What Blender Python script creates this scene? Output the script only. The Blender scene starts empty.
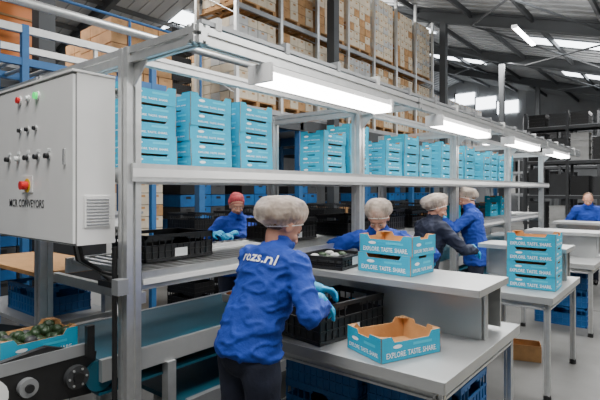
import bpy, bmesh, math, random
from mathutils import Vector, Matrix, noise
from mathutils.bvhtree import BVHTree
random.seed(7)
S=bpy.context.scene
# ---------------------------------------------------------------- materials
def mat(name,col,rough=.5,metal=0,var=0,vs=8,bump=0,bs=60,emit=0,trans=0,ecol=None,stretch=None,alpha=1):
    m=bpy.data.materials.new(name); m.use_nodes=True
    nt=m.node_tree; b=nt.nodes['Principled BSDF']
    b.inputs['Base Color'].default_value=(*col,1); b.inputs['Roughness'].default_value=rough
    b.inputs['Metallic'].default_value=metal; b.inputs['Alpha'].default_value=alpha
    tc=nt.nodes.new('ShaderNodeTexCoord'); mp=nt.nodes.new('ShaderNodeMapping')
    nt.links.new(tc.outputs['Object'],mp.inputs[0])
    if stretch: mp.inputs['Scale'].default_value=stretch
    if var:
        n=nt.nodes.new('ShaderNodeTexNoise'); n.inputs['Scale'].default_value=vs; n.inputs['Detail'].default_value=5
        nt.links.new(mp.outputs[0],n.inputs['Vector'])
        r=nt.nodes.new('ShaderNodeValToRGB')
        r.color_ramp.elements[0].position=.3; r.color_ramp.elements[1].position=.7
        r.color_ramp.elements[0].color=(*[max(0,c*(1-var)) for c in col],1)
        r.color_ramp.elements[1].color=(*[min(1,c*(1+var)) for c in col],1)
        nt.links.new(n.outputs['Fac'],r.inputs[0]); nt.links.new(r.outputs[0],b.inputs['Base Color'])
    if bump:
        n=nt.nodes.new('ShaderNodeTexNoise'); n.inputs['Scale'].default_value=bs; n.inputs['Detail'].default_value=4
        nt.links.new(mp.outputs[0],n.inputs['Vector'])
        bp=nt.nodes.new('ShaderNodeBump'); bp.inputs['Strength'].default_value=bump; bp.inputs['Distance'].default_value=.01
        nt.links.new(n.outputs['Fac'],bp.inputs['Height']); nt.links.new(bp.outputs[0],b.inputs['Normal'])
    if emit:
        b.inputs['Emission Color'].default_value=(*(ecol or col),1); b.inputs['Emission Strength'].default_value=emit
    if trans: b.inputs['Transmission Weight'].default_value=trans
    return m
ALU=mat('aluminium',(.62,.63,.63),.38,.75,.06,20)
STEEL=mat('sheet_steel',(.44,.45,.45),.38,.5,.08,3,.05,40)
DSTEEL=mat('grey_steel',(.33,.34,.35),.45,.5,.1,5)
CAB=mat('cabinet_paint',(.80,.80,.79),.42,0,.03,4)
CABD=mat('cabinet_seam',(.2,.2,.2),.6)
BLUE=mat('tray_print_blue',(.0,.36,.56),.65,0,.06,9)
BLUEL=mat('tray_print_light',(.04,.52,.70),.5)
CARD=mat('cardboard',(.50,.27,.11),.85,0,.12,14,.1,80)
CARDD=mat('cardboard_edge',(.36,.20,.09),.9,0,.1,20)
WHITE=mat('white_print',(.85,.88,.88),.6)
BLK=mat('black_plastic',(.010,.010,.011),.42,0,.2,20)
BLK2=mat('dark_grey_plastic',(.04,.042,.045),.5,0,.1,8)
CRB=mat('blue_crate_plastic',(.008,.10,.30),.45,0,.15,10)
BELT=mat('belt_teal',(.008,.09,.14),.5,0,.2,3,.05,100)
JKT=mat('jacket_blue',(.004,.040,.31),.8,0,.14,9,.35,55)
NAVY=mat('navy_cloth',(.012,.017,.04),.85,0,.2,9,.3,60)
TROU=mat('trouser_cloth',(.010,.014,.032),.9,0,.2,9,.3,60)
SKIN=mat('skin',(.58,.29,.20),.55,0,.05,20)
LIP=mat('lip',(.42,.12,.10),.5)
EYE=mat('eye_white',(.6,.55,.52),.3); IRIS=mat('iris',(.03,.02,.015),.2)
HAIR=mat('hair',(.13,.07,.035),.7,0,.4,40)
NET=mat('hair_net',(.56,.48,.41),.8,0,.35,18,.35,90,alpha=.55)
REDC=mat('red_cloth',(.50,.07,.08),.8,0,.2,20,.3,60)
GLV=mat('nitrile_glove',(.01,.38,.70),.42,0,.08,30,.15,90)
SHOE=mat('shoe',(.015,.015,.015),.5)
TUBE=mat('lamp_tube',(1,1,1),.4,emit=20,ecol=(1,.98,.95))
LHOUS=mat('lamp_housing',(.8,.8,.8),.4)
BSTEEL=mat('blue_painted_steel',(.03,.13,.32),.5,.1,.1,6)
RED=mat('red_button',(.7,.02,.02),.3); YEL=mat('yellow_plate',(.8,.55,.02),.4)
GRN=mat('green_lamp',(.02,.6,.12),.3,emit=1.5); WOOD=mat('pallet_wood',(.40,.22,.09),.85,0,.25,12)
CREAM=mat('carton_cream',(.64,.55,.42),.8,0,.1,5); CARTB=mat('carton_brown',(.45,.25,.11),.85,0,.2,5)
CARTG=mat('carton_grey',(.48,.48,.47),.75,0,.12,5); FRUIT=mat('avocado_skin',(.02,.045,.015),.45,0,.3,30,.4,80)
PUN=mat('punnet_plastic',(.70,.70,.66),.35); ORG=mat('orange_painted',(.75,.22,.04),.5)
# ---------------------------------------------------------------- mesh builder
class MB:
    def __init__(s): s.v=[];s.f=[];s.m=[];s.mats=[];s.sm=[]
    def mi(s,m):
        if m not in s.mats: s.mats.append(m)
        return s.mats.index(m)
    def add(s,vs,fs,m,smooth=False,M=None):
        o=len(s.v)
        if M is not None: vs=[M@Vector(v) for v in vs]
        s.v.extend([tuple(v) for v in vs])
        ml=m if isinstance(m,list) else [m]*len(fs)
        for f,mm in zip(fs,ml):
            s.f.append(tuple(i+o for i in f)); s.m.append(s.mi(mm)); s.sm.append(smooth)
    def box(s,x0,x1,y0,y1,z0,z1,m,M=None):
        vs=[(x0,y0,z0),(x1,y0,z0),(x1,y1,z0),(x0,y1,z0),(x0,y0,z1),(x1,y0,z1),(x1,y1,z1),(x0,y1,z1)]
        s.add(vs,[(0,3,2,1),(4,5,6,7),(0,1,5,4),(1,2,6,5),(2,3,7,6),(3,0,4,7)],m,False,M)
    def cyl(s,p1,p2,r,m,n=12,r2=None,M=None,smooth=True):
        p1=Vector(p1);p2=Vector(p2); r2=r if r2 is None else r2
        d=(p2-p1).normalized(); a=d.orthogonal().normalized(); b=d.cross(a)
        vs=[];
        for p,rr in((p1,r),(p2,r2)):
            for i in range(n):
                t=2*math.pi*i/n; vs.append(p+a*math.cos(t)*rr+b*math.sin(t)*rr)
        s.add(vs,[(i,(i+1)%n,n+(i+1)%n,n+i) for i in range(n)],m,smooth,M)
        s.add(vs[:n],[tuple(range(n))[::-1]],m,False,M); s.add(vs[n:],[tuple(range(n))],m,False,M)
    def ext(s,pts,o,a,b,t,m,M=None,front=None):
        o=Vector(o);a=Vector(a);b=Vector(b);t=Vector(t);n=len(pts)
        v0=[o+a*p[0]+b*p[1] for p in pts]; v1=[v+t for v in v0]
        s.add(v0+v1,[tuple(range(n))[::-1],tuple(range(n,2*n))]+[(i,(i+1)%n,n+(i+1)%n,n+i) for i in range(n)],
              [m,front or m]+[m]*n,False,M)
    def prof(s,p1,p2,w,h,m=None,M=None):
        m=m or ALU
        p1=Vector(p1);p2=Vector(p2);d=(p2-p1).normalized()
        if abs(d.z)>.9: a=Vector((1,0,0))
        else: a=d.cross(Vector((0,0,1))).normalized()
        b=a.cross(d).normalized(); g=.009; dp=.012; W=w/2;H=h/2
        pts=[(-W,-H),(-g,-H),(-g,-H+dp),(g,-H+dp),(g,-H),(W,-H),(W,-g),(W-dp,-g),(W-dp,g),(W,g),(W,H),(g,H),(g,H-dp),(-g,H-dp),(-g,H),(-W,H),(-W,g),(-W+dp,g),(-W+dp,-g),(-W,-g)]
        s.ext(pts,p1,a,b,p2-p1,m,M)
    def obj(s,name,loc=(0,0,0),rot=0,bevel=0,parent=None,recalc=True):
        me=bpy.data.meshes.new(name); me.from_pydata(s.v,[],s.f)
        for m in s.mats: me.materials.append(m)
        me.polygons.foreach_set('material_index',s.m); me.polygons.foreach_set('use_smooth',s.sm)
        if recalc:
            bm=bmesh.new(); bm.from_mesh(me); bmesh.ops.recalc_face_normals(bm,faces=bm.faces); bm.to_mesh(me); bm.free()
        me.update()
        return inst(name,me,loc,rot,bevel,parent)
def inst(name,me,loc=(0,0,0),rot=0,bevel=0,parent=None):
    ob=bpy.data.objects.new(name,me); S.collection.objects.link(ob); ob.location=loc; ob.rotation_euler=(0,0,rot)
    if bevel:
        b=ob.modifiers.new('b','BEVEL'); b.width=bevel; b.segments=2; b.limit_method='ANGLE'
    if parent: ob.parent=parent
    return ob
_tx={}
def textmesh(st):
    if st in _tx: return _tx[st]
    c=bpy.data.curves.new('t','FONT'); c.body=st; c.resolution_u=2; c.offset=.012
    o=bpy.data.objects.new('t',c); S.collection.objects.link(o)
    dg=bpy.context.evaluated_depsgraph_get(); me=bpy.data.meshes.new_from_object(o.evaluated_get(dg))
    vs=[v.co.copy() for v in me.vertices]; fs=[tuple(p.vertices) for p in me.polygons]
    bpy.data.objects.remove(o)
    x0=min(v.x for v in vs);x1=max(v.x for v in vs);y0=min(v.y for v in vs);y1=max(v.y for v in vs)
    vs=[((v.x-(x0+x1)/2)/(x1-x0),(v.y-(y0+y1)/2)/(x1-x0)) for v in vs]
    _tx[st]=(vs,fs); return _tx[st]
def text(mb,st,c,right,up,width,m,M=None,vsc=1):
    vs,fs=textmesh(st); c=Vector(c);right=Vector(right);up=Vector(up)
    mb.add([c+right*x*width+up*y*width*vsc for x,y in vs],fs,m,False,M)
# ---------------------------------------------------------------- produce tray
TH=.125
def tray(mb,M,fill=False,L=.40,W=.30,H=TH,txt=True):
    t=.005
    mb.box(-L/2+t,L/2-t,-W/2+t,W/2-t,0.002,.008,CARD,M)
    pl=[(-L/2,0),(L/2,0),(L/2,H),(L/2-.065,H),(L/2-.085,H-.03),(-L/2+.085,H-.03),(-L/2+.065,H),(-L/2,H)]
    ps=[(-W/2,0),(W/2,0),(W/2,H),(.055,H),(.045,H-.022),(-.045,H-.022),(-.055,H),(-W/2,H)]
    for sg in(-1,1):
        mb.ext(pl,(0,sg*(W/2-t),0),(1,0,0),(0,0,1),(0,sg*t,0),CARD,M,BLUE)
        mb.ext(ps,(sg*(L/2-t),0,0),(0,1,0),(0,0,1),(sg*t,0,0),CARD,M,BLUE)
        for q in(-1,1):
            mb.ext([(0,0),(.05,0),(0,.05)],(sg*(L/2-t),q*(W/2-t),H-.006),(-sg,0,0),(0,-q,0),(0,0,.004),CARDD,M)
        e=.0012
        for (n,rt,wd,off) in(((0,sg,0),(-sg,0,0),L,W/2),((sg,0,0),(0,sg,0),W,L/2)):
            n=Vector(n);rt=Vector(rt);c=n*(off+e)
            k=12; pts=[c+rt*(-wd*.24+math.cos(2*math.pi*i/k)*.030)+Vector((0,0,.072+math.sin(2*math.pi*i/k)*.010)) for i in range(k)]
            mb.add(pts,[tuple(range(k))],WHITE,False,M)
            mb.add([c+rt*(wd*.02)+Vector((0,0,.066)),c+rt*(wd*.34)+Vector((0,0,.066)),c+rt*(wd*.34)+Vector((0,0,.080)),c+rt*(wd*.02)+Vector((0,0,.080))],[(0,1,2,3)],BLUEL,False,M)
            if txt: text(mb,'EXPLORE. TASTE. SHARE.',c+Vector((0,0,.032)),rt,(0,0,1),wd*(.84 if txt==2 else .66),WHITE,M,1.3 if txt==2 else .8)
    if fill:
        for i in range(6):
            for j in range(5):
                c=Vector((-L/2+.045+i*.062,-W/2+.045+j*.052,.088+random.uniform(-.015,.02)))
                v,f=ellip(c,(.034,.028,.028),10,7,Matrix.Rotation(random.random()*3,3,'Z')); mb.add(v,f,FRUIT if random.random()<.85 else BLK2,True,M)
def ellip(c,r,n=16,k=10,R=None):
    c=Vector(c); vs=[]; fs=[]
    for i in range(1,k):
        ph=math.pi*i/k
        for j in range(n):
            th=2*math.pi*j/n; p=Vector((r[0]*math.sin(ph)*math.cos(th),r[1]*math.sin(ph)*math.sin(th),r[2]*math.cos(ph)))
            vs.append(c+(R@p if R is not None else p))
    top=len(vs); p=Vector((0,0,r[2])); vs.append(c+(R@p if R is not None else p)); p=-p; vs.append(c+(R@p if R is not None else p))
    for i in range(k-2):
        for j in range(n): fs.append((i*n+j,(i+1)*n+j,(i+1)*n+(j+1)%n,i*n+(j+1)%n))
    for j in range(n): fs.append((top,j,(j+1)%n)); fs.append((top+1,(k-2)*n+(j+1)%n,(k-2)*n+j))
    return vs,fs
_st={}
def stackmesh(n,txt=1):
    key=(n,txt)
    if key not in _st:
        mb=MB()
        for i in range(n):
            M=Matrix.Translation((random.uniform(-.006,.006),random.uniform(-.006,.006),i*(TH-.013 if txt!=2 else TH-.004)))@Matrix.Rotation(random.uniform(-.02,.02),4,'Z')
            tray(mb,M,txt=txt)
        o=mb.obj('tmp'); _st[key]=o.data; bpy.data.objects.remove(o)
    return _st[key]
def stack(n,x,y,z,rot=0,txt=1): inst('cardboard_tray_stack',stackmesh(n,txt),(x,y,z),rot)
# ---------------------------------------------------------------- plastic crate
_cr={}
def cratemesh(L,W,H,m,n=1,fill=None):
    key=(L,W,H,m.name,n,fill)
    if key in _cr: return _cr[key]
    mb=MB(); t=.012
    for k in range(n):
        z=k*(H-.012)
        mb.box(-L/2+.012,L/2-.012,-W/2+.012,W/2-.012,z,z+.01,m)
        for sg in(-1,1):
            for ax in(0,1):
                l=L if ax==0 else W; o=(W if ax==0 else L)/2
                def bx(a0,a1,z0,z1,th=t,inn=0):
                    b0,b1=sorted((sg*(o-inn),sg*(o-inn-th)))
                    if ax==0: mb.box(a0,a1,b0,b1,z+z0,z+z1,m)
                    else: mb.box(b0,b1,a0,a1,z+z0,z+z1,m)
                bx(-l/2,l/2,H-.022,H,.02); bx(-l/2,l/2,0,.02,.012)
                if H-.067>.05:
                    bx(-l/2,-.055,H-.04,H-.02,.006,.004); bx(.055,l/2,H-.04,H-.02,.006,.004)
                ztop=H-.022
                bx(-l/2,l/2,.02,.02+(H-.042)*.62,.004,.007)
                bx(-l/2,l/2,.02+(H-.042)*.60,.02+(H-.042)*.66,.010,.001)
                nn=int(l/.05)
                for i in range(nn+1):
                    a=-l/2+.008+(l-.016)*i/nn
                    if abs(a)<.05: bx(a-.003,a+.003,.02,.02+(H-.042)*.62,.009,.001)
                    else: bx(a-.003,a+.003,.02,ztop,.010,.001)
                bx(-l/2,l/2,.02+(H-.042)*.28,.02+(H-.042)*.33,.009,.001)
        if H<.22 and k==0 and m is BLK: mb.box(L/2-.002,L/2+.001,-.05,.05,z+.02,z+.075,WHITE) 
    if fill:
        for i in range(int(L/.1)-1):
            for j in range(int(W/.1)-1):
                x=-L/2+.09+i*.105;y=-W/2+.09+j*.105
                mb.box(x-.045,x+.045,y-.045,y+.045,.02,H*.8,BLK2)
                v,f=ellip((x,y,H*.82),(.036,.036,.018),8,5); mb.add(v,f,FRUIT if (i+j)%2 else CARTG,True)
    o=mb.obj('tmp'); _cr[key]=o.data; bpy.data.objects.remove(o); return _cr[key]
def crate(name,x,y,z,L=.6,W=.4,H=.22,m=BLK,n=1,rot=0,fill=None): inst(name,cratemesh(L,W,H,m,n,fill),(x,y,z),rot)
# ================================================================ HALL
XL,XR,YB,YF=-30,5,-8,38
FL=mat('floor_concrete',(.12,.12,.115),.5,0,.35,1.3,.05,30)
WAL=mat('wall_panel',(.34,.35,.36),.7,0,.1,1)
ROOF=mat('roof_deck',(.30,.31,.32),.7,0,.12,.8)
BEAM=mat('roof_steel',(.06,.065,.07),.6,.2,.1,2)
mb=MB(); mb.box(XL,XR,YB,YF,-.1,0,FL)
for i in range(1,6): mb.box(XL,XR,YB+i*8-.006,YB+i*8+.006,0,.002,BLK2)
mb.box(.55,.63,-2,30,0,.002,YEL)
mb.obj('floor')
def rz(x): return 6.2-.3*x if x>-14 else 10.4+.3*(x+14)
PRF=[(XL,0),(XR,0),(XR,rz(XR)),(-14,10.4),(XL,rz(XL))]
mb=MB()
mb.ext(PRF,(0,YF,0),(1,0,0),(0,0,1),(0,.2,0),WAL)
for i in range(60):
    x=XL+.3+i*.58; mb.box(x,x+.06,YF-.03,YF,0,rz(x)-.2,WAL)
mb.obj('wall_far')
mb=MB(); mb.ext(PRF,(0,YB,0),(1,0,0),(0,0,1),(0,-.2,0),WAL); mb.obj('wall_near')
mb=MB(); mb.box(XL-.2,XL,YB,YF,0,rz(XL),WAL)
mb.obj('wall_left')
mb=MB(); mb.box(XR,XR+.2,YB,YF,0,rz(XR),WAL); mb.obj('wall_right')
mb=MB()
for (xa,xb) in((XL,-14),(-14,XR)):
    mb.ext([(xa,rz(xa)),(xb,rz(xb)),(xb,rz(xb)+.15),(xa,rz(xa)+.15)],(0,YB,0),(1,0,0),(0,0,1),(0,YF-YB,0),ROOF)
for i in range(int((YF-YB)/.5)):
    y=YB+i*.5
    for (xa,xb) in((XL,-14),(-14,XR)):
        mb.ext([(xa,rz(xa)-.05),(xb,rz(xb)-.05),(xb,rz(xb)),(xa,rz(xa))],(0,y,0),(1,0,0),(0,0,1),(0,.12,0),ROOF)
mb.obj('ceiling')
mb=MB()
for y in(-4,3,10,17,24,31):
    for (xa,xb) in((XL,-14),(-14,XR)):
        for(o0,o1,w) in((-.52,-.46,.11),(-.46,-.12,.02),(-.12,-.06,.11)):
            mb.ext([(xa,rz(xa)+o0),(xb,rz(xb)+o0),(xb,rz(xb)+o1),(xa,rz(xa)+o1)],(0,y-w,0),(1,0,0),(0,0,1),(0,2*w,0),BEAM)
    for x in(-7.0,4.6): mb.box(x-.11,x+.11,y-.11,y+.11,0,rz(x)-.5,BEAM)
for x in range(-28,5,2):
    mb.box(x-.04,x+.04,YB,YF,rz(x)-.24,rz(x)-.06,BEAM)
for y in(10,17,24):
    for x in(-12,-6,-1):
        mb.cyl((x,y,rz(x)-.5),(x+4.5,y+7,rz(x+4.5)-.5),.035,BEAM,8); mb.cyl((x+4.5,y,rz(x+4.5)-.5),(x,y+7,rz(x)-.5),.035,BEAM,8)
mb.obj('roof_steelwork')
def area(name,x,y,z,sx,sy,pw,col=(1,.98,.95),rx=0,ry=0):
    l=bpy.data.lights.new(name,'AREA'); l.shape='RECTANGLE'; l.size=sx; l.size_y=sy; l.energy=pw; l.color=col
    o=bpy.data.objects.new(name,l); S.collection.objects.link(o); o.location=(x,y,z); o.rotation_euler=(rx,ry,0); return o
SKY=mat('rooflight_sheet',(.8,.85,.9),.5,emit=7.0,ecol=(.90,.95,1))
mb=MB()
for y in(6.5,13.5,20.5,27.5):
    for (xa,xb) in((-12,-9),(-5,-1),(-22,-17)):
        mb.ext([(xa,rz(xa)-.075),(xb,rz(xb)-.075),(xb,rz(xb)-.055),(xa,rz(xa)-.055)],(0,y-.5,0),(1,0,0),(0,0,1),(0,1,0),SKY)
mb.obj('window_1')
mb=MB()
for i in range(7):
    x=-21+i*1.6; h=rz(x+.8)-1.0
    mb.box(x,x+1.5,YF-.09,YF-.05,h-.9,h,SKY); mb.box(x-.1,x,YF-.12,YF-.04,h-1.0,h+.1,BEAM)
mb.obj('window_2')
for i,(x,y) in enumerate(((-1,0),(2,6),(-3,6),(-1,13),(-11,3),(-11,12),(-8,24),(-2,24),(-20,8))):
    area('hall_fill',x,y,min(rz(x)-.9,6.6 if x>-5 else 8.6),3.0,3.0,420 if x>-5 else 1100)  # added area fills that brighten the hall, some near the camera; not fittings
for(x,y) in((-3,12),(-2,22),(-10,16),(-12,2)):
    area('roof_fill',x,y,rz(x)-2.2,2,2,300,rx=math.pi)  # upward fills added to brighten the roof underside, unseen from below
# ================================================================ MEZZANINE + PALLET LOADS
MZ=3.45
mb=MB()
mb.box(-14,-7.2,-6,24,MZ-.06,MZ,DSTEEL)
for y in range(-6,25,3):
    for x in(-7.3,-10.5,-13.8):
        mb.box(x-.07,x+.07,y-.07,y+.07,0,MZ-.3,BSTEEL); mb.box(x-.14,x+.14,y-.14,y+.14,0,.015,BSTEEL)
    mb.box(-14,-7.2,y-.06,y+.06,MZ-.3,MZ-.06,BSTEEL)
for x in(-7.26,-10.5,-13.8): mb.box(x-.06,x+.06,-6,24,MZ-.32,MZ-.06,BEAM)
mb.obj('mezzanine_platform')
mb=MB()
for i in range(21):
    y=-6+i*1.5
    if y>6.2 : break
    mb.cyl((-7.28,y,MZ),(-7.28,y,MZ+1.1),.025,BSTEEL,8)
for z in(.55,1.1): mb.cyl((-7.28,-6,MZ+z),(-7.28,6.2,MZ+z),.025,BSTEEL,8)
mb.obj('guard_railing')
def loadmesh(nx,ny,nz,sx,sy,sz,mats,seed,band=None):
    rnd=random.Random(seed); mb=MB(); X=nx*sx;Y=ny*sy
    for k in range(3): mb.box(-X/2,X/2,-Y/2+k*(Y-.1)/2,-Y/2+k*(Y-.1)/2+.1,0,.1,WOOD)
    for k in range(6): mb.box(-X/2+k*(X-.1)/5,-X/2+k*(X-.1)/5+.1,-Y/2,Y/2,.1,.13,WOOD)
    for i in range(nx):
        for j in range(ny):
            for k in range(nz):
                if 0<i<nx-1 and 0<j<ny-1 and k<nz-1: continue
                x=-X/2+i*sx+rnd.uniform(0,.012);y=-Y/2+j*sy+rnd.uniform(0,.012);z=.13+k*sz
                m=rnd.choice(mats); mb.box(x,x+sx-.014,y,y+sy-.014,z,z+sz-.012,m)
                mb.box(x-.002,x+sx-.012,y+sy*.35,y+sy*.65,z+sz*.62,z+sz*.82,band or (CARTB if m is not CARTB else CARDD))
    o=mb.obj('tmp'); me=o.data; bpy.data.objects.remove(o); return me
LM=[loadmesh(4,4,9,.3,.3,.2,[CREAM,CREAM,CARTG],1),loadmesh(4,4,9,.3,.3,.2,[CREAM,CREAM,CREAM,CARTB],2),
    loadmesh(3,4,8,.4,.3,.22,[CREAM,CARTB,CREAM],3),loadmesh(3,4,5,.4,.3,.22,[CARTB,CARTB,CARD],4)]
LG=loadmesh(4,4,8,.3,.3,.22,[CARTG,DSTEEL,CARTG],5)
LD=loadmesh(2,3,8,.6,.4,.25,[BLK2,BLK2,BLK,CRB],6,BLK)
mb=MB()
for i in range(8):
    y=7.1+i*1.42
    for x in(-7.45,-8.75):
        mb.box(x-.04,x+.04,y-.04,y+.04,MZ,MZ+4.7,ALU)
    for k in range(5): mb.cyl((-7.45,y,MZ+.3+k*.85),(-8.75,y,MZ+1.05+k*.85),.015,ALU,6)
for z in(MZ+.1,MZ+2.25):
    for x in(-7.45,-8.75): mb.box(x-.03,x+.03,7.1,17.0,z-.1,z,DSTEEL)
    for i in range(40): mb.box(-8.75,-7.45,7.15+i*.25,7.25+i*.25,z,z+.015,WOOD)
mb.obj('pallet_racking')
rnd=random.Random(3)
for i in range(7):
    y=7.1+.71+i*1.42
    inst('pallet_of_cartons',LM[rnd.choice([0,1,2])],(-8.1,y,MZ+.12),rnd.choice([0,math.pi])); 
    inst('pallet_of_cartons',LM[rnd.choice([0,1,2])],(-8.1,y,MZ+2.27),rnd.choice([0,math.pi]))
for i in range(4):
    inst('pallet_of_cartons',LG,(-8.1,17.9+i*1.4,MZ+.003),0)
for (x,y,k) in((-9.4,5.3,3),(-8.2,5.0,3),(-10.5,3.2,3),(-9,1.6,1),(-9.5,.1,3),(-11,7,0),(-11,9,1),(-11,11,2),(-11,13,1),(-11,15,0),(-12.5,4.6,0),(-12.5,2,2)):
    inst('pallet_of_cartons',LM[k],(x,y,MZ+.003),rnd.uniform(-.05,.05))
crate('black_crate_stack',-8.6,6.35,MZ+.003,.6,.5,.3,BLK,6)
def ibc():
    mb=MB(); mb.box(-.4,.4,-.4,.4,0,.9,ORG); 
    for k in range(5): mb.box(-.42,.42,-.42,.42,.05+k*.2,.08+k*.2,CARTB)
    mb.box(-.45,.45,-.45,.45,-.1,0,WOOD); mb.obj('orange_storage_bin',(-8,3.0,MZ+.103))
ibc()
for i,(x,y) in enumerate(((-8.5,5),(-8.5,6.6),(-8.4,8.2),(-8.4,9.8),(-8.4,11.4),(-8.4,13),(-8.4,15),(-8.4,17),(-12,6),(-12,9),(-8.5,3.2),(-8.5,1),(-12,3),(-12,0),(-12,12))):
    inst('pallet_of_crates' if i%4 else 'pallet_of_cartons',LD if i%4 else LM[2+(i//4)%2],(x,y,0),0)
def farrack(x,y,w,h,seed,st=BLK2):
    r=random.Random(seed); mb=MB()
    for xx in(x,x+w/2,x+w):
        for yy in(y,y+1): mb.box(xx-.05,xx+.05,yy-.05,yy+.05,0,h,st)
    z=.15
    while z<h-.4:
        mb.box(x,x+w,y,y+.06,z-.12,z,st); mb.box(x,x+w,y+.94,y+1,z-.12,z,st); mb.box(x,x+w,y,y+1,z,z+.02,DSTEEL)
        n=int(w/.75)
        for i in range(n):
            if r.random()<.93:
                hh=min(h-z-.1,r.uniform(.7,1.15)); m=r.choice([BLK2,BLK2,BLK,CARTG,BLK2,BLK])
                nn=4
                for q in range(nn):
                    mb.box(x+.1+i*.75,x+.70+i*.75,y+.1,y+.9,z+.02+hh*q/nn,z+hh*(q+1)/nn,m)
                    mb.box(x+.08+i*.75,x+.72+i*.75,y+.08,y+.92,z-.01+hh*(q+1)/nn,z+.02+hh*(q+1)/nn,m)
        z+=1.35
    mb.obj('storage_rack')
farrack(-5.2,21,3,4.8,1); farrack(-2.1,21,3,4.9,2,BSTEEL); farrack(1,21,3,4.2,3,BSTEEL); farrack(-6.5,26,3.2,5.4,4); farrack(-10,32,3.4,3.6,5,DSTEEL)
mb=MB()
for (x,y) in((-5.6,.6),(-5.6,2.2),(-5.6,3.8),(-6.4,.6),(-6.4,2.2),(-6.4,3.8)):
    mb.box(x-.035,x+.035,y-.035,y+.035,0,3.5,BSTEEL); mb.box(x-.08,x+.08,y-.08,y+.08,0,.01,BSTEEL)
for z in(2.55,3.1,3.45):
    for x in(-5.6,-6.4): mb.box(x-.03,x+.03,.4,4.0,z-.04,z+.04,BSTEEL if z<3.3 else ALU)
for i in range(18): mb.cyl((-5.6,.5+i*.2,3.1),(-6.4,.5+i*.2,3.1),.025,ALU,8)
for y in(.6,1.4,2.2,3.0,3.8): mb.box(-5.62,-5.58,y-.02,y+.02,2.55,3.45,ALU)
mb.cyl((-5.6,.5,3.75),(-5.6,6.5,3.75),.05,ALU,10)
for y in(.6,3.8): mb.cyl((-5.6,y,3.45),(-5.6,y,3.75),.02,ALU,8)
mb.obj('overhead_roller_conveyor')
def lamp(x,y,z,L=1.4,ax='y',M=None,name='fluorescent_light'):
    mb=MB(); 
    mb.ext([(-.05,.03),(.05,.03),(.075,-.02),(.07,-.03),(-.07,-.03),(-.075,-.02)],(0,-L/2,0),(1,0,0),(0,0,1),(0,L,0),LHOUS)
    mb.ext([(-.066,-.014),(.076,-.014),(.078,-.03),(.056,-.060),(-.056,-.060),(-.078,-.03)],(0,-L/2+.02,0),(1,0,0),(0,0,1),(0,L-.04,0),TUBE)
    for s in(-1,1):
        mb.box(-.08,.08,s*L/2-.012,s*L/2+.012,-.062,.034,LHOUS); mb.cyl((0,s*L*.35,.03),(0,s*L*.35,.09),.006,ALU,6)
    mb.obj(name,(x,y,z),0 if ax=='y' else math.pi/2)
# ================================================================ PACKING LINE RACK
PX,PB,LX=-2.33,-3.36,-1.76; PY=[1.44,3.72,6.0,8.3,10.58]; RZ=2.43
mb=MB()
for y in PY:
    for x in(PX,PB):
        mb.prof((x,y,.02),(x,y,RZ+.04),.085,.085); mb.box(x-.06,x+.06,y-.06,y+.06,0,.02,DSTEEL)
    mb.prof((-4.9 if y<2 else PB,y,RZ),(LX+.04,y,RZ),.06,.085)
    mb.prof((PB,y,.35),(PX,y,.35),.045,.045)
    mb.ext([(0,0),(.12,0),(0,.12)],(PX+.045,y-.004,RZ-.045),(1,0,0),(0,0,-1),(0,.008,0),ALU)
mb.prof((PX,PY[0],RZ),(PX,11,RZ),.05,.06)
mb.prof((LX,PY[0]-.05,RZ),(LX,11.2,RZ),.05,.085)
mb.box(LX-.02,LX+.02,PY[0],11.2,RZ+.055,RZ+.075,DSTEEL)
for i in range(20): 
    y=PY[0]+.1+i*.5; mb.box(LX-.03,LX+.03,y-.015,y+.015,RZ+.04,RZ+.10,DSTEEL if i%3 else CAB)
mb.box(PB,PX+.02,PY[0]+.05,11,1.835,1.85,STEEL)
mb.box(PX+.035,PX+.06,PY[0]-.02,11,1.765,1.862,ALU); mb.box(PX+.06,PX+.064,PY[0]-.02,11,1.79,1.835,CAB)
mb.box(PB-.06,PB-.045,PY[0]+.05,11,1.765,1.91,ALU)
for y in PY: mb.box(PB,PX,y-.03,y+.03,1.76,1.835,ALU)
mb.box(PB,PX,11,11.02,1.765,1.862,ALU)
rack=mb.obj('packing_line_rack')
for y in(2.50,4.72,6.93,9.1): lamp(LX,y,RZ-.085,1.30)
for(x,y,z) in((-11,-1,9),(-9,8,9.4),(-4,16,6.9),(-1,20,6.0),(1.5,14,5.1)): lamp(x,y,rz(x)-.9,2.2,'y')
for(x,y) in((-9,3),(-9,9),(-9,15),(-5,16)): lamp(x,y,MZ-.45 if x<-7 else 3.2,1.5)  # lamps added to brighten the dim space under and beside the mezzanine
for (y,n) in((1.90,5),(2.40,5),(2.90,5),(4.06,4),(4.52,5),(5.30,4),(5.76,5),(6.22,4),(6.95,5),(7.40,4),(7.85,5),(8.75,4),(9.2,5),(9.65,4),(10.2,5)):
    stack(n,-2.95+random.uniform(-.02,.02),y,1.852,math.pi/2+random.uniform(-.04,.04),txt=1 if y<5.5 else 0)
mb=MB()
for x in(-2.40,-3.28): mb.box(x-.015,x+.015,1.55,11,1.16,1.26,ALU)
for i in range(118):
    y=1.6+i*.08; mb.cyl((-2.42,y,1.235),(-3.27,y,1.235),.022,STEEL,8)
for y in PY[:]: mb.box(-3.36,-2.33,y+.06,y+.10,1.10,1.16,ALU)
mb.box(-2.38,-2.372,1.55,11,1.19,1.22,CAB)
mb.obj('roller_conveyor')
mb=MB()
mb.box(-3.25,-2.50,1.36,11,.755,.797,BELT); mb.box(-3.25,-2.50,1.36,11,.60,.615,BELT)
for x0 in(-3.28,-2.50): mb.box(x0,x0+.03,1.36,11,.68,.80,STEEL)
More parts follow.
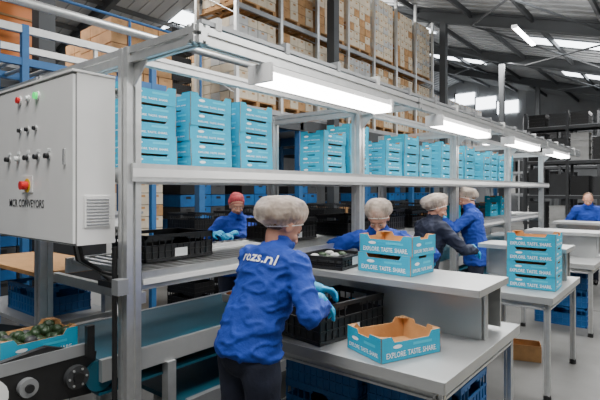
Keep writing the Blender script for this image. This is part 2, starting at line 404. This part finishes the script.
mb.cyl((-3.25,1.37,.71),(-2.5,1.37,.71),.085,BELT,16)
for y in(1.8,3.9,6.2,8.5,10.5):
    for x in(-3.27,-2.48): mb.box(x-.03,x+.03,y-.03,y+.03,0,.68,ALU)
    mb.box(-3.27,-2.48,y-.02,y+.02,.3,.34,ALU)
mb.obj('belt_conveyor')
mb=MB(); mb.box(-3.15,-2.45,1.9,9,.36,.39,BELT)
for x0 in(-3.2,-2.45): mb.box(x0,x0+.04,1.9,9,.34,.42,DSTEEL)
for y in(2.2,4.5,6.6,8.6):
    for x in(-3.18,-2.43): mb.box(x-.02,x+.02,y-.02,y+.02,0,.34,DSTEEL)
mb.obj('return_belt_conveyor')
mb=MB()
mb.box(-3.2,-2.58,.55,1.33,.80,.825,BELT)
for x in(-3.24,-2.56):
    mb.ext([(.50,.68),(.9,.66),(1.33,.62),(1.36,.84),(1.1,.93),(.5,.86)],(x,0,0),(0,1,0),(0,0,1),(.035,0,0),BLK)
mb.ext([(.80,.84),(1.34,.84),(1.34,.9),(.80,.9)],(-2.535,0,0),(0,1,0),(0,0,1),(.02,0,0),DSTEEL)
for (y,z,r,m) in((1.24,.74,.06,BLK2),(1.0,.76,.045,DSTEEL),(.82,.76,.09,CAB)):
    mb.cyl((-2.53,y,z),(-2.49,y,z),r,m,20); mb.cyl((-2.49,y,z),(-2.475,y,z),r*.45,BLK,14)
for k in range(6):
    a=k*math.pi/3; mb.cyl((-2.492,1.24+.045*math.cos(a),.74+.045*math.sin(a)),(-2.484,1.24+.045*math.cos(a),.74+.045*math.sin(a)),.006,ALU,8)
mb.cyl((-3.2,.56,.74),(-2.56,.56,.74),.07,BELT,16)
for x in(-3.2,-2.6):
    for y in(.7,1.2): mb.box(x-.03,x+.03,y-.03,y+.03,0,.66,ALU)
mb.box(-2.5,-2.47,1.28,1.32,.84,1.0,BLK)
mb.obj('infeed_conveyor')
mb=MB(); tray(mb,Matrix.Identity(4),fill=True,H=.135,txt=2)
mb.obj('cardboard_produce_tray',(-2.80,1.12,.83),math.pi/2+.02)
# ---------------- control cabinet
mb=MB()
x0,x1,y0,y1,z0,z1=-3.42,-2.38,1.16,1.385,1.44,2.31
mb.box(x0,x1,y0+.02,y1,z0,z1,CAB)
mb.box(x0+.012,x1-.004,y0,y0+.016,z0+.012,z1-.012,CAB)
mb.box(x0+.004,x1-.002,y0+.014,y0+.022,z0+.004,z1-.004,CABD)
mb.box(x0-.01,x1+.004,y0-.005,y1,z1,z1+.012,CAB)
def knob(x,z,r,m,d=.03,base=None,br=None):
    if base: mb.cyl((x,y0,z),(x,y0-.008,z),br or r*1.4,base,16)
    mb.cyl((x,y0-.004,z),(x,y0-d,z),r,m,16)
knob(-2.78,2.235,.018,GRN,.022,CAB); knob(-3.01,2.235,.018,RED,.022,CAB); knob(-2.9,2.235,.014,WHITE,.02,CAB)
for i,x in enumerate((-3.16,-3.03,-2.90,-2.77,-2.64)): 
    knob(x,1.90,.014,BLK if i!=1 else WHITE,.028,ALU); mb.box(x-.02,x+.02,y0-.003,y0,1.925,1.94,WHITE)
for i,x in enumerate((-3.0,-2.9,-2.8)): knob(x,2.06,.011,BLK,.02,ALU)
mb.box(-2.98,-2.84,y0-.006,y0,1.705,1.80,CAB); knob(-2.9,1.745,.024,RED,.045,YEL,.040)
text(mb,'MCR CONVEYORS',(-2.93,y0-.002,1.645),(1,0,0),(0,0,1),.46,BLK,None,1.1)
mb.box(-2.47,-2.455,y0-.012,y0,1.85,1.93,ALU)
mb.box(x1,x1+.008,1.215,1.355,1.53,1.69,CAB)
for k in range(9): mb.box(x1+.008,x1+.012,1.225,1.345,1.540+k*.016,1.547+k*.016,DSTEEL)
for z in(1.5,2.2): mb.box(x0,x0+.03,y1,y1+.01,z,z+.05,DSTEEL)
mb.prof((x0,1.41,1.5),(PX-.05,1.41,1.5),.04,.045); mb.prof((x0,1.41,2.24),(PX-.05,1.41,2.24),.04,.045)
mb.obj('control_cabinet',bevel=.002)
mb=MB()
for k,(dx,c) in enumerate(((0,BLK),(.03,CABD),(.06,BLK))):
    pts=[(-2.62+dx,1.28,1.44),(-2.62+dx,1.3,1.34),(-2.5+dx*.5,1.36,1.28),(-2.42,1.42,1.2+k*.03),(-2.39,1.44,.95)]
    for a,b in zip(pts,pts[1:]): mb.cyl(a,b,.011,c,8)
mb.cyl((-2.36,1.37,.3),(-2.36,1.37,1.42),.014,BLK,8)
mb.box(-2.52,-2.28,1.365,1.395,1.20,1.23,BLK); mb.box(-2.32,-2.26,1.33,1.39,1.18,1.26,DSTEEL)
mb.obj('cable_bundle')
mb=MB(); mb.box(-4.9,-3.6,1.5,2.1,1.10,1.13,CARD); mb.box(-4.9,-3.6,1.5,2.1,.72,.75,STEEL)
for x in(-4.85,-3.65):
    for y in(1.55,2.05): mb.box(x-.03,x+.03,y-.03,y+.03,0,1.10,ALU)
mb.obj('side_table')
crate('blue_plastic_crate',-4.1,1.8,.752,.6,.4,.22,CRB)
mb=MB()
mb.box(-.35,.35,-.3,.3,.15,1.45,CAB); mb.box(-.3,.3,-.31,-.3,.7,1.35,BLK2); mb.box(-.33,.33,-.28,.28,0,.15,BLK)
mb.box(-.37,.37,-.32,.32,1.45,1.48,DSTEEL); mb.box(-.25,-.05,-.33,-.31,.3,.5,YEL)
mb.obj('packaging_machine',(-5.0,2.7,0),.5,.01)
mb=MB()
mb.box(-.5,.5,-.3,.3,.82,.86,STEEL)
for x in(-.46,.46):
    for y in(-.26,.26): mb.box(x-.02,x+.02,y-.02,y+.02,0,.82,ALU)
mb.box(-.46,.46,-.26,.26,.3,.32,STEEL)
me=mb.obj('steel_table',(-4.6,4.9,0),math.pi/2).data
for(x,y)in((-4.6,6.1),(-4.6,7.3),(-4.6,8.6),(-4.6,9.9)): inst('steel_table',me,(x,y,0),math.pi/2)
for(x,y,n,c)in((-4.6,4.9,3,BLK),(-4.6,5.8,2,BLK),(-4.6,6.35,3,BLK),(-4.6,7.3,2,CRB),(-4.6,8.6,3,BLK),(-4.6,10,2,BLK)):
    crate('black_crate_stack' if c is BLK else 'blue_crate_stack',x,y,.862,.6,.4,.22,c,n,math.pi/2*(n%2))
for(x,y)in((-5.8,4.6),(-5.8,5.5),(-5.8,7.5),(-5.8,9.5),(-5.8,12)):
    crate('black_crate_stack',x,y,0,.6,.4,.24,BLK,6,.05)
RL=1.262
crate('black_plastic_crate',-2.85,2.02,RL,.4,.55,.17,BLK,1,0)
crate('black_plastic_crate',-3.0,3.45,RL,.4,.55,.2,BLK,1,0)
crate('black_plastic_crate',-2.85,4.3,RL,.4,.55,.2,BLK,1,.03)
crate('black_plastic_crate',-2.85,5.0,RL,.4,.55,.24,BLK,1,0)
crate('black_plastic_crate',-2.85,5.75,RL,.4,.55,.2,BLK,1,0)
crate('black_plastic_crate',-2.85,7.9,RL,.4,.55,.24,BLK,1,0)
for(y,n)in((6.35,1),(7.0,2),(8.8,2),(9.4,3)): stack(n,-2.85,y,RL,math.pi/2,0)
def punnets(x,y,z):
    mb=MB()
    for i in range(4):
        for j in range(3):
            a=-.18+i*.12;b=-.12+j*.12
            mb.ext([(-.045,0),(.045,0),(.055,.06),(-.055,.06)],(a,b-.05,0),(1,0,0),(0,0,1),(0,.1,0),PUN)
            v,f=ellip((a,b,.062),(.04,.038,.018),8,5); mb.add(v,f,[ORG,FRUIT,CARTB][(i+j)%3],True)
    mb.obj('fruit_punnets',(x,y,z),.1)
for(x,y)in((-2.8,2.9),(-2.95,3.9),(-2.8,5.2)): punnets(x,y,.80)
# ================================================================ PACKING DESKS
def desk(y0,xl,xs,name='packing_desk',shelf=(.52,1.05)):
    mb=MB(); xr=-.86; y1=y0+1.22; z=.85
    mb.box(xl,xr,y0,y1,z-.02,z,STEEL)
    for(a,b,c,d)in((xl,xr,y0-.004,y0),(xl,xr,y1,y1+.004),(xl-.004,xl,y0,y1),(xr,xr+.004,y0,y1)): mb.box(a,b,c,d,z-.055,z+.003,STEEL)
    for x in(xl+.05,xr-.05):
        for y in(y0+.06,y1-.06):
            mb.prof((x,y,.04),(x,y,z-.02),.045,.045); mb.cyl((x,y,0),(x,y,.045),.03,BLK,12)
        mb.prof((x,y0+.06,z-.09),(x,y1-.06,z-.09),.045,.045)
        if xs<-2: mb.prof((x,y0+.06,.30),(x,y1-.06,.30),.045,.045)
    for y in(y0+.06,y1-.06): mb.prof((xl+.05,y,z-.09),(xr-.05,y,z-.09),.045,.045)
    sy0=y0+shelf[0]; sy1=y0+shelf[1]; sz=1.18
    mb.box(xs,xr-.02,sy0,sy1,sz-.014,sz,STEEL); mb.box(xs,xr-.02,sy0-.004,sy0,sz-.04,sz,STEEL); mb.box(xr-.022,xr-.018,sy0,sy1,sz-.04,sz,STEEL)
    mb.box(xs+.04,xr-.08,sy0+.22,sy0+.232,z,sz-.014,STEEL)
    for x in(xs+.03,xr-.08): mb.prof((x,sy0+.25,z),(x,sy0+.25,sz-.014),.04,.04)
    mb.box(xs+.02,xr-.06,sy1-.03,sy1-.01,z+.02,sz-.014,STEEL)
    mb.obj(name,bevel=.0015)
desk(2.10,-2.16,-2.25); desk(4.28,-1.62,-1.68,shelf=(.68,1.1)); desk(6.48,-1.70,-1.75); desk(8.68,-1.75,-1.85); desk(10.88,-1.75,-1.85)
crate('black_plastic_crate',-1.74,2.46,.853,.38,.58,.215,BLK,1,-.14)
mb=MB(); tray(mb,Matrix.Identity(4),txt=2); mb.obj('cardboard_produce_tray',(-1.26,2.37,.853),math.pi/2-.39)
stack(2,-1.53,2.92,1.182,-.07,2)
crate('black_produce_crate',-2.0,2.86,1.182,.36,.40,.085,BLK,1,.1,True)
stack(1,-1.98,2.98,.853,0)
for (x,n) in((-1.80,3),(-1.18,3)): crate('blue_crate_stack',x,2.62,0,.55,.4,.245,CRB,n,0)
stack(4,-1.10,4.72,.853,.03,2)
mb=MB(); mb.box(-.16,.16,-.1,.1,0,.008,CARD)
for a in(-1,1): mb.ext([(-.16,0),(.16,0),(.16,.16),(-.16,.16)],(0,a*.1,0),(1,0,0),(0,0,1),(0,a*.005,0),CARD); mb.ext([(-.1,0),(.1,0),(.1,.16),(-.1,.16)],(a*.16,0,0),(0,1,0),(0,0,1),(a*.005,0,0),CARD)
mb.obj('open_cardboard_box',(-1.34,5.3,0),.3)
crate('blue_crate_stack',-1.3,7.1,0,.6,.4,.245,CRB,3,0)
stack(1,-1.4,9.0,.853,.0,0)
def ppal(x,y,r):
    mb=MB()
    for i in range(11): mb.box(-.4,.4,-.3+i*.056,-.27+i*.056,.12,.14,CRB)
    for i in range(13): mb.box(-.4+i*.064,-.37+i*.064,-.3,.29,.12,.14,CRB)
    for i in(-.35,0,.35):
        for j in(-.25,0,.25): mb.box(i-.05,i+.05,j-.05,j+.05,0,.12,CRB)
    mb.obj('blue_plastic_pallet',(x,y,0),r)
ppal(-3.9,3.2,.2)
# ================================================================ PEOPLE
def remesh(pieces,vox,sm=3):
    V=[];F=[]
    for v,f in pieces:
        o=len(V); V+= [tuple(p) for p in v]; F+=[tuple(i+o for i in q) for q in f]
    me=bpy.data.meshes.new('r'); me.from_pydata(V,[],F)
    bm=bmesh.new(); bm.from_mesh(me); bmesh.ops.recalc_face_normals(bm,faces=bm.faces); bm.to_mesh(me); bm.free()
    ob=bpy.data.objects.new('r',me); S.collection.objects.link(ob)
    r=ob.modifiers.new('r','REMESH'); r.mode='VOXEL'; r.voxel_size=vox
    if sm: s=ob.modifiers.new('s','SMOOTH'); s.iterations=sm; s.factor=.5
    dg=bpy.context.evaluated_depsgraph_get(); dg.update()
    m2=bpy.data.meshes.new_from_object(ob.evaluated_get(dg))
    vs=[v.co.copy() for v in m2.vertices]; ns=[v.normal.copy() for v in m2.vertices]; fs=[tuple(p.vertices) for p in m2.polygons]
    bpy.data.objects.remove(ob); return vs,ns,fs
def loft(secs,n=24):
    vs=[];fs=[]
    for c,a,b in secs:
        for i in range(n):
            t=2*math.pi*i/n; vs.append(Vector(c)+Vector(a)*math.cos(t)+Vector(b)*math.sin(t))
    k=len(secs)
    for j in range(k-1):
        for i in range(n): fs.append((j*n+i,j*n+(i+1)%n,(j+1)*n+(i+1)%n,(j+1)*n+i))
    fs.append(tuple(range(n))[::-1]); fs.append(tuple((k-1)*n+i for i in range(n)))
    return vs,fs
def limb(pts,rs,n=14):
    out=[]
    for (p,q,r0,r1) in zip(pts,pts[1:],rs,rs[1:]):
        p=Vector(p);q=Vector(q); d=(q-p).normalized(); a=d.orthogonal().normalized(); b=d.cross(a)
        out.append(loft([(p,a*r0,b*r0),(q,a*r1,b*r1)],n))
    for p,r in zip(pts,rs): out.append(ellip(p,(r,r,r),n,8))
    return out
def hand(mb,w,fwd,pn,side,curl,s,cuff):
    fwd=fwd.normalized(); pn=(pn-fwd*pn.dot(fwd)).normalized(); ac=fwd.cross(pn)*side
    ac=-ac
    P=[]
    R=Matrix((ac,fwd,pn)).transposed()
    P.append(ellip(w+fwd*.045*s,(.038*s,.052*s,.016*s),16,10,R)); P.append(ellip(w+fwd*.078*s,(.040*s,.018*s,.014*s),14,8,R))
    P+=limb([w-fwd*.03*s,w+fwd*.015*s],[.030*s,.027*s])
    P.append(ellip(w+fwd*.035*s+ac*.024*s+pn*.006*s,(.018*s,.03*s,.016*s),12,8,R))
    for i,(o,L) in enumerate(((.030,.070),(.010,.079),(-.010,.073),(-.029,.058))):
        p=w+fwd*.078*s+ac*o*s; d=(fwd+ac*o*3).normalized(); pts=[p-fwd*.012*s,p]; c=0
        for k,fr in enumerate((.45,.31,.24)):
            c+=curl*(1,.9,.6)[k]*(1+.08*i)
            dd=d*math.cos(c)+pn*math.sin(c); pts.append(pts[-1]+dd*L*fr*s)
        P+=limb(pts,[.0095*s,.0098*s,.0088*s,.0082*s,.0072*s],10)
    p=w+fwd*.022*s+ac*.028*s; t1=(fwd*.65+ac*.75+pn*.25).normalized(); t2=(fwd*.8+ac*.25+pn*.55).normalized()
    P+=limb([p,p+t1*.034*s,p+t1*.034*s+t2*.028*s,p+t1*.034*s+t2*.05*s],[.014*s,.0115*s,.010*s,.008*s],10)
    vs,ns,fs=remesh(P,.0038,2); mb.add(vs,fs,GLV,True)
    if cuff:
        v2,n2,f2=remesh(limb([w-fwd*.075*s,w-fwd*.01*s],[.040*s,.031*s]),.006,2); mb.add(v2,f2,GLV,True)
def person(name,x,y,face,lean,s,hL,hR,hturn=0,hpitch=15,jm=JKT,head='net',vox=.012,txt=None,twist=0,dirL=None,dirR=None,stance=.12,glove=True,curl=.5,tx=0,out=.6,hem=-.17,net=1.0,hs=1.0):
    mb=MB(); fa=math.radians(face)
    f=Vector((math.sin(fa),math.cos(fa),0)); r=Vector((math.cos(fa),-math.sin(fa),0)); u=Vector((0,0,1))
    ta=math.radians(face+twist); f2=Vector((math.sin(ta),math.cos(ta),0)); r2=Vector((math.cos(ta),-math.sin(ta),0))
    pel=Vector((x,y,.92*s)); a=math.radians(lean)
    def T(dx,dy,dz):
        k=min(1,max(0,(dz+.05)/.3)); k=k*k*(3-2*k); an=a*(.35+.65*k) if dz>-.05 else 0
        an2=a*min(1,max(0,(dz+.12)/.25))
        rr=r.lerp(r2,k).normalized(); fx=f.lerp(f2,k).normalized()
        up=u*math.cos(an)+fx*math.sin(an); fw=fx*math.cos(an2)-u*math.sin(an2)
        return pel+rr*dx*s+fw*dy*s+up*dz*s, rr, fw
    secs=[]
    for dz,rx,ry,oy in((hem-.008,.182,.136,.0),(hem,.200,.150,0),(hem*.4,.198,.150,0),(.04,.186,.140,0),(.13,.180,.134,.0),(.22,.186,.138,.008),(.31,.196,.138,.006),(.39,.198,.125,-.008),(.44,.185,.108,-.018),(.485,.14,.088,-.015),(.52,.085,.072,0),(.55,.06,.058,.006)):
        c,rr,fw=T(0,oy,dz); secs.append((c,rr*rx*s,fw*ry*s))
    P=[loft(secs,32)]
    c0,rr,fw=T(0,.004,.50); c1,_,_=T(0,.018,.575); P.append(loft([(c0,rr*.088*s,fw*.083*s),(c1,rr*.070*s,fw*.070*s)],20))
    arms=[]
    for sg,hw,dr in((-1,hL,dirL),(1,hR,dirR)):
        Sh,rr,fw=T(sg*.172,0,.435); W=Vector(hw); l1=.285*s;l2=.255*s
        D=W-Sh; L=D.length
        if L>(l1+l2)*.985: W=Sh+D.normalized()*(l1+l2)*.985; D=W-Sh; L=D.length
        aa=(l1*l1-l2*l2+L*L)/(2*L); hh=math.sqrt(max(0,l1*l1-aa*aa)); dn=D.normalized()
        pole=(rr*sg*out-u*.9-fw*.35); pole=(pole-dn*pole.dot(dn)).normalized(); E=Sh+dn*aa+pole*hh
        P+=limb([Sh-rr*sg*.05*s,Sh,Sh.lerp(E,.5),E,E.lerp(W,.5),W-(W-E).normalized()*.02],[.078*s,.076*s,.067*s,.058*s,.052*s,.043*s])
        arms.append((W,(W-E).normalized(),sg,dr))
    vs,ns,fs=remesh(P,vox,4)
    outv=[]
    for v,n in zip(vs,ns):
        q=Vector((v.x*7,v.y*7,v.z*13)); k=noise.noise(q)*.010
        w2=abs(noise.noise(q*1.5+Vector((3,7,1)))); k+=(.25-min(w2,.25))*.045-.005
        k+=noise.noise(q*3+Vector((5,1,2)))*.003
        outv.append(v+n*k)
    mb.add(outv,fs,jm,True)
    if txt:
        bvh=BVHTree.FromPolygons(outv,fs); c,rr,fw=T(tx,-.35,.425); cu,_,_=T(tx,-.35,.455); up=(cu-c).normalized()
        tv,tf=textmesh(txt); tl=[]
        for px,py in tv:
            o=c+rr*px*.235*s+up*py*.20*s; h=bvh.ray_cast(o,fw)
            tl.append((h[0]-fw*.007) if h[0] else o+fw*.2)
        mb.add(tl,tf,WHITE)
    P=[ellip(pel-u*.03,( .172*s,.135*s,.14*s),20,12,Matrix((r,f,u)).transposed())]
    for sg in(-1,1):
        hip=pel+r*sg*.088*s-u*.06*s; ft=Vector((x,y,0))+r*sg*stance*s+f*(-.01); kn=hip.lerp(ft+u*.08*s,.48)+f*.025*s
        P+=limb([hip,hip.lerp(kn,.5),kn,kn.lerp(ft+u*.06,.5),ft+u*.06*s],[.104*s,.092*s,.068*s,.064*s,.056*s])
        Q=[ellip(ft+f*.06*s+u*.04*s,(.045*s,.125*s,.042*s),18,10,Matrix((r,f,u)).transposed()),ellip(ft+f*.0+u*.06*s,(.043*s,.06*s,.06*s),14,8,Matrix((r,f,u)).transposed())]
        v,n,q=remesh(Q,.01,1); v=[Vector((p.x,p.y,max(p.z,.003))) for p in v]; mb.add(v,q,SHOE,True)
    vs,ns,fs=remesh(P,vox*1.1,3)
    o2=[v+n*(noise.noise(Vector((v.x*7,v.y*7,v.z*11)))*.010) for v,n in zip(vs,ns)]
    mb.add(o2,fs,TROU,True)
    nb,rr,fw=T(0,.008,.50); an=a*.55; nd=(u*math.cos(an)+f2*math.sin(an)).normalized()
    ha=math.radians(face+twist+hturn); hp=math.radians(hpitch)
    hf0=Vector((math.sin(ha),math.cos(ha),0)); hr=Vector((math.cos(ha),-math.sin(ha),0))
    hf=hf0*math.cos(hp)-u*math.sin(hp); hu=u*math.cos(hp)+hf0*math.sin(hp); R=Matrix((hr,hf,hu)).transposed()
    hc=nb+nd*.135*s+hf0*.022*s; s0=s; s=s*hs
    H=lambda X,Y,Z: hc+(hr*X+hf*Y+hu*Z)*s
    sc=lambda t:(t[0]*s,t[1]*s,t[2]*s)
    P=[ellip(H(0,-.012,.022),sc((.076,.094,.092)),20,12,R),ellip(H(0,.018,-.03),sc((.060,.070,.082)),20,12,R),ellip(H(0,.050,-.088),sc((.030,.028,.024)),14,8,R),
       ellip(H(0,.060,.030),sc((.050,.028,.016)),14,8,R)]
    P+=limb([H(0,.082,.012),H(0,.100,-.018),H(0,.104,-.030)],[.008*s,.010*s,.014*s],10)
    for sg in(-1,1):
        P.append(ellip(H(sg*.016,.092,-.034),sc((.009,.010,.008)),8,6,R)); P.append(ellip(H(sg*.074,-.008,-.012),sc((.010,.020,.032)),12,8,R))
        P.append(ellip(H(sg*.036,.062,-.030),sc((.022,.018,.020)),12,8,R)); P.append(ellip(H(sg*.031,.072,.010),sc((.017,.012,.007)),10,6,R))
    P+=limb([H(0,-.015,-.06),nb-nd*.03],[.052*s,.056*s])
    vs,ns,fs=remesh(P,.006,2); mb.add(vs,fs,SKIN,True)
    for sg in(-1,1):
        v,q=ellip(H(sg*.030,.077,.000),sc((.012,.008,.006)),10,8,R); mb.add(v,q,EYE,True)
        v,q=ellip(H(sg*.030,.0835,.000),sc((.0045,.003,.0045)),8,6,R); mb.add(v,q,IRIS,True)
        for v,q in limb([H(sg*.016,.088,.022),H(sg*.032,.086,.026),H(sg*.048,.076,.021)],[.0022*s]*3,6): mb.add(v,q,HAIR,True)
    v,q=ellip(H(0,.085,-.060),sc((.020,.008,.004)),12,6,R); mb.add(v,q,LIP,True)
    v,q=ellip(H(0,.083,-.067),sc((.016,.008,.004)),12,6,R); mb.add(v,q,LIP,True)
    nn=(hu*.80-hf*.60); e=(hf*.80+hu*.60)
    if head in('net','cap'):
        m=NET if head=='net' else REDC
        if head=='net':
            sec=[(-.03,.074,.092),(-.012,.082,.102),(.010,.091,.115),(.035,.096,.124),(.060,.095,.124),(.083,.083,.108),(.102,.060,.078),(.112,.02,.03)]
            g=net; sec=[(k*(1+(g-1)*.5 if k>0 else 1),rx*(1+(g-1)*min(1,max(0,(k+.03)/.04))),ry*(1+(g-1)*min(1,max(0,(k+.03)/.04)))) for k,rx,ry in sec]
        else: sec=[(-.006,.082,.102),(.01,.086,.106),(.05,.086,.106),(.09,.072,.088),(.115,.04,.05),(.12,.01,.01)]
        c=H(0,-.016,.022)
        vs,ns,fs=remesh([loft([(c+nn*k*s-e*(.12*(net-1) if k>0 else 0),hr*rx*s,e*ry*s) for k,rx,ry in sec],28)],.006,2)
        o3=[]
        for v,n in zip(vs,ns):
            l=v-hc; ang=math.atan2(l.dot(hr),l.dot(e)); hgt=l.dot(nn)
            w=max(0,1-max(0,hgt)/.12)
            o3.append(v+n*(noise.noise(l*16)*.009+math.sin(ang*26+hgt*30)*.0022*w+noise.noise(l*60)*.0025))
        mb.add(o3,fs,m,True)
        k=28; ring=[c-nn*.024*s+hr*.081*s*math.cos(2*math.pi*i/k)+e*.100*s*math.sin(2*math.pi*i/k) for i in range(k+1)]
        for p,q in zip(ring,ring[1:]): mb.cyl(p,q,.003,PUN if head=='net' else m,6)
        v,q=ellip(H(0,-.030,.034),sc((.082,.096,.088)),20,12,R)
        v=[p+(p-hc).normalized()*noise.noise((p-hc)*40)*.004 for p in v]; mb.add(v,q,HAIR,True)
        v,q=ellip(H(0,-.050,-.012),sc((.070,.056,.050)),16,8,R); mb.add(v,q,HAIR,True)
    else:
        v,q=ellip(H(0,-.026,.022),sc((.081,.090,.094)),20,12,R)
        mb.add(v,q,HAIR,True)
    for (W,d,sg,dr) in arms:
        fw_,pn_=dr if dr else (d*.8-u*.2,-u*.6-r*sg*.5)
        hand(mb,W,Vector(fw_),Vector(pn_),sg,curl,s0,glove)
    return mb.obj(name)
person('packing_worker',-1.77,1.77,2,23,1.01,(-1.66,2.22,1.16),(-1.52,2.09,1.115),hturn=14,hpitch=36,txt='rozs.nl',twist=2,vox=.010,tx=.012,hem=-.05,net=1.16,hs=1.10,
       dirL=((.5,.85,-.25),(.2,-.3,-1)),dirR=((-.15,.9,-.42),(-.5,-.1,-.8)),curl=.45)
person('packing_worker',-2.08,3.74,160,26,1.0,(-1.75,4.0,1.12),(-2.24,3.42,1.10),hturn=0,hpitch=42,out=1.6,net=1.1,hs=1.06)
person('packing_worker',-2.10,4.56,32,14,1.0,(-2.02,5.06,1.2),(-1.68,4.88,1.12),hturn=20,hpitch=22,jm=NAVY,out=1.1,net=1.1,hs=1.04)
person('packing_worker',-2.12,6.20,-110,8,1.04,(-2.48,5.88,1.40),(-2.52,6.33,1.30),hturn=0,hpitch=25)
person('packing_worker',-1.48,10.28,170,24,1.03,(-1.3,9.85,1.0),(-1.7,9.85,1.0),hturn=0,hpitch=30,head='hair',vox=.014)
person('packing_worker',-4.08,3.85,120,10,1.0,(-3.75,3.5,1.25),(-3.95,3.45,1.25),hturn=0,hpitch=20,head='cap',vox=.014)
# ================================================================ world + camera
w=bpy.data.worlds.new('w'); S.world=w; w.use_nodes=True
w.node_tree.nodes['Background'].inputs[0].default_value=(.6,.7,.8,1); w.node_tree.nodes['Background'].inputs[1].default_value=.5
cam=bpy.data.cameras.new('camera'); co=bpy.data.objects.new('camera',cam); S.collection.objects.link(co)
co.location=(0,0,1.72); co.rotation_euler=(math.pi/2,0,math.radians(38.9)); cam.lens=29.04; cam.sensor_width=36; cam.shift_y=-10/600
cam.clip_end=200; S.camera=co
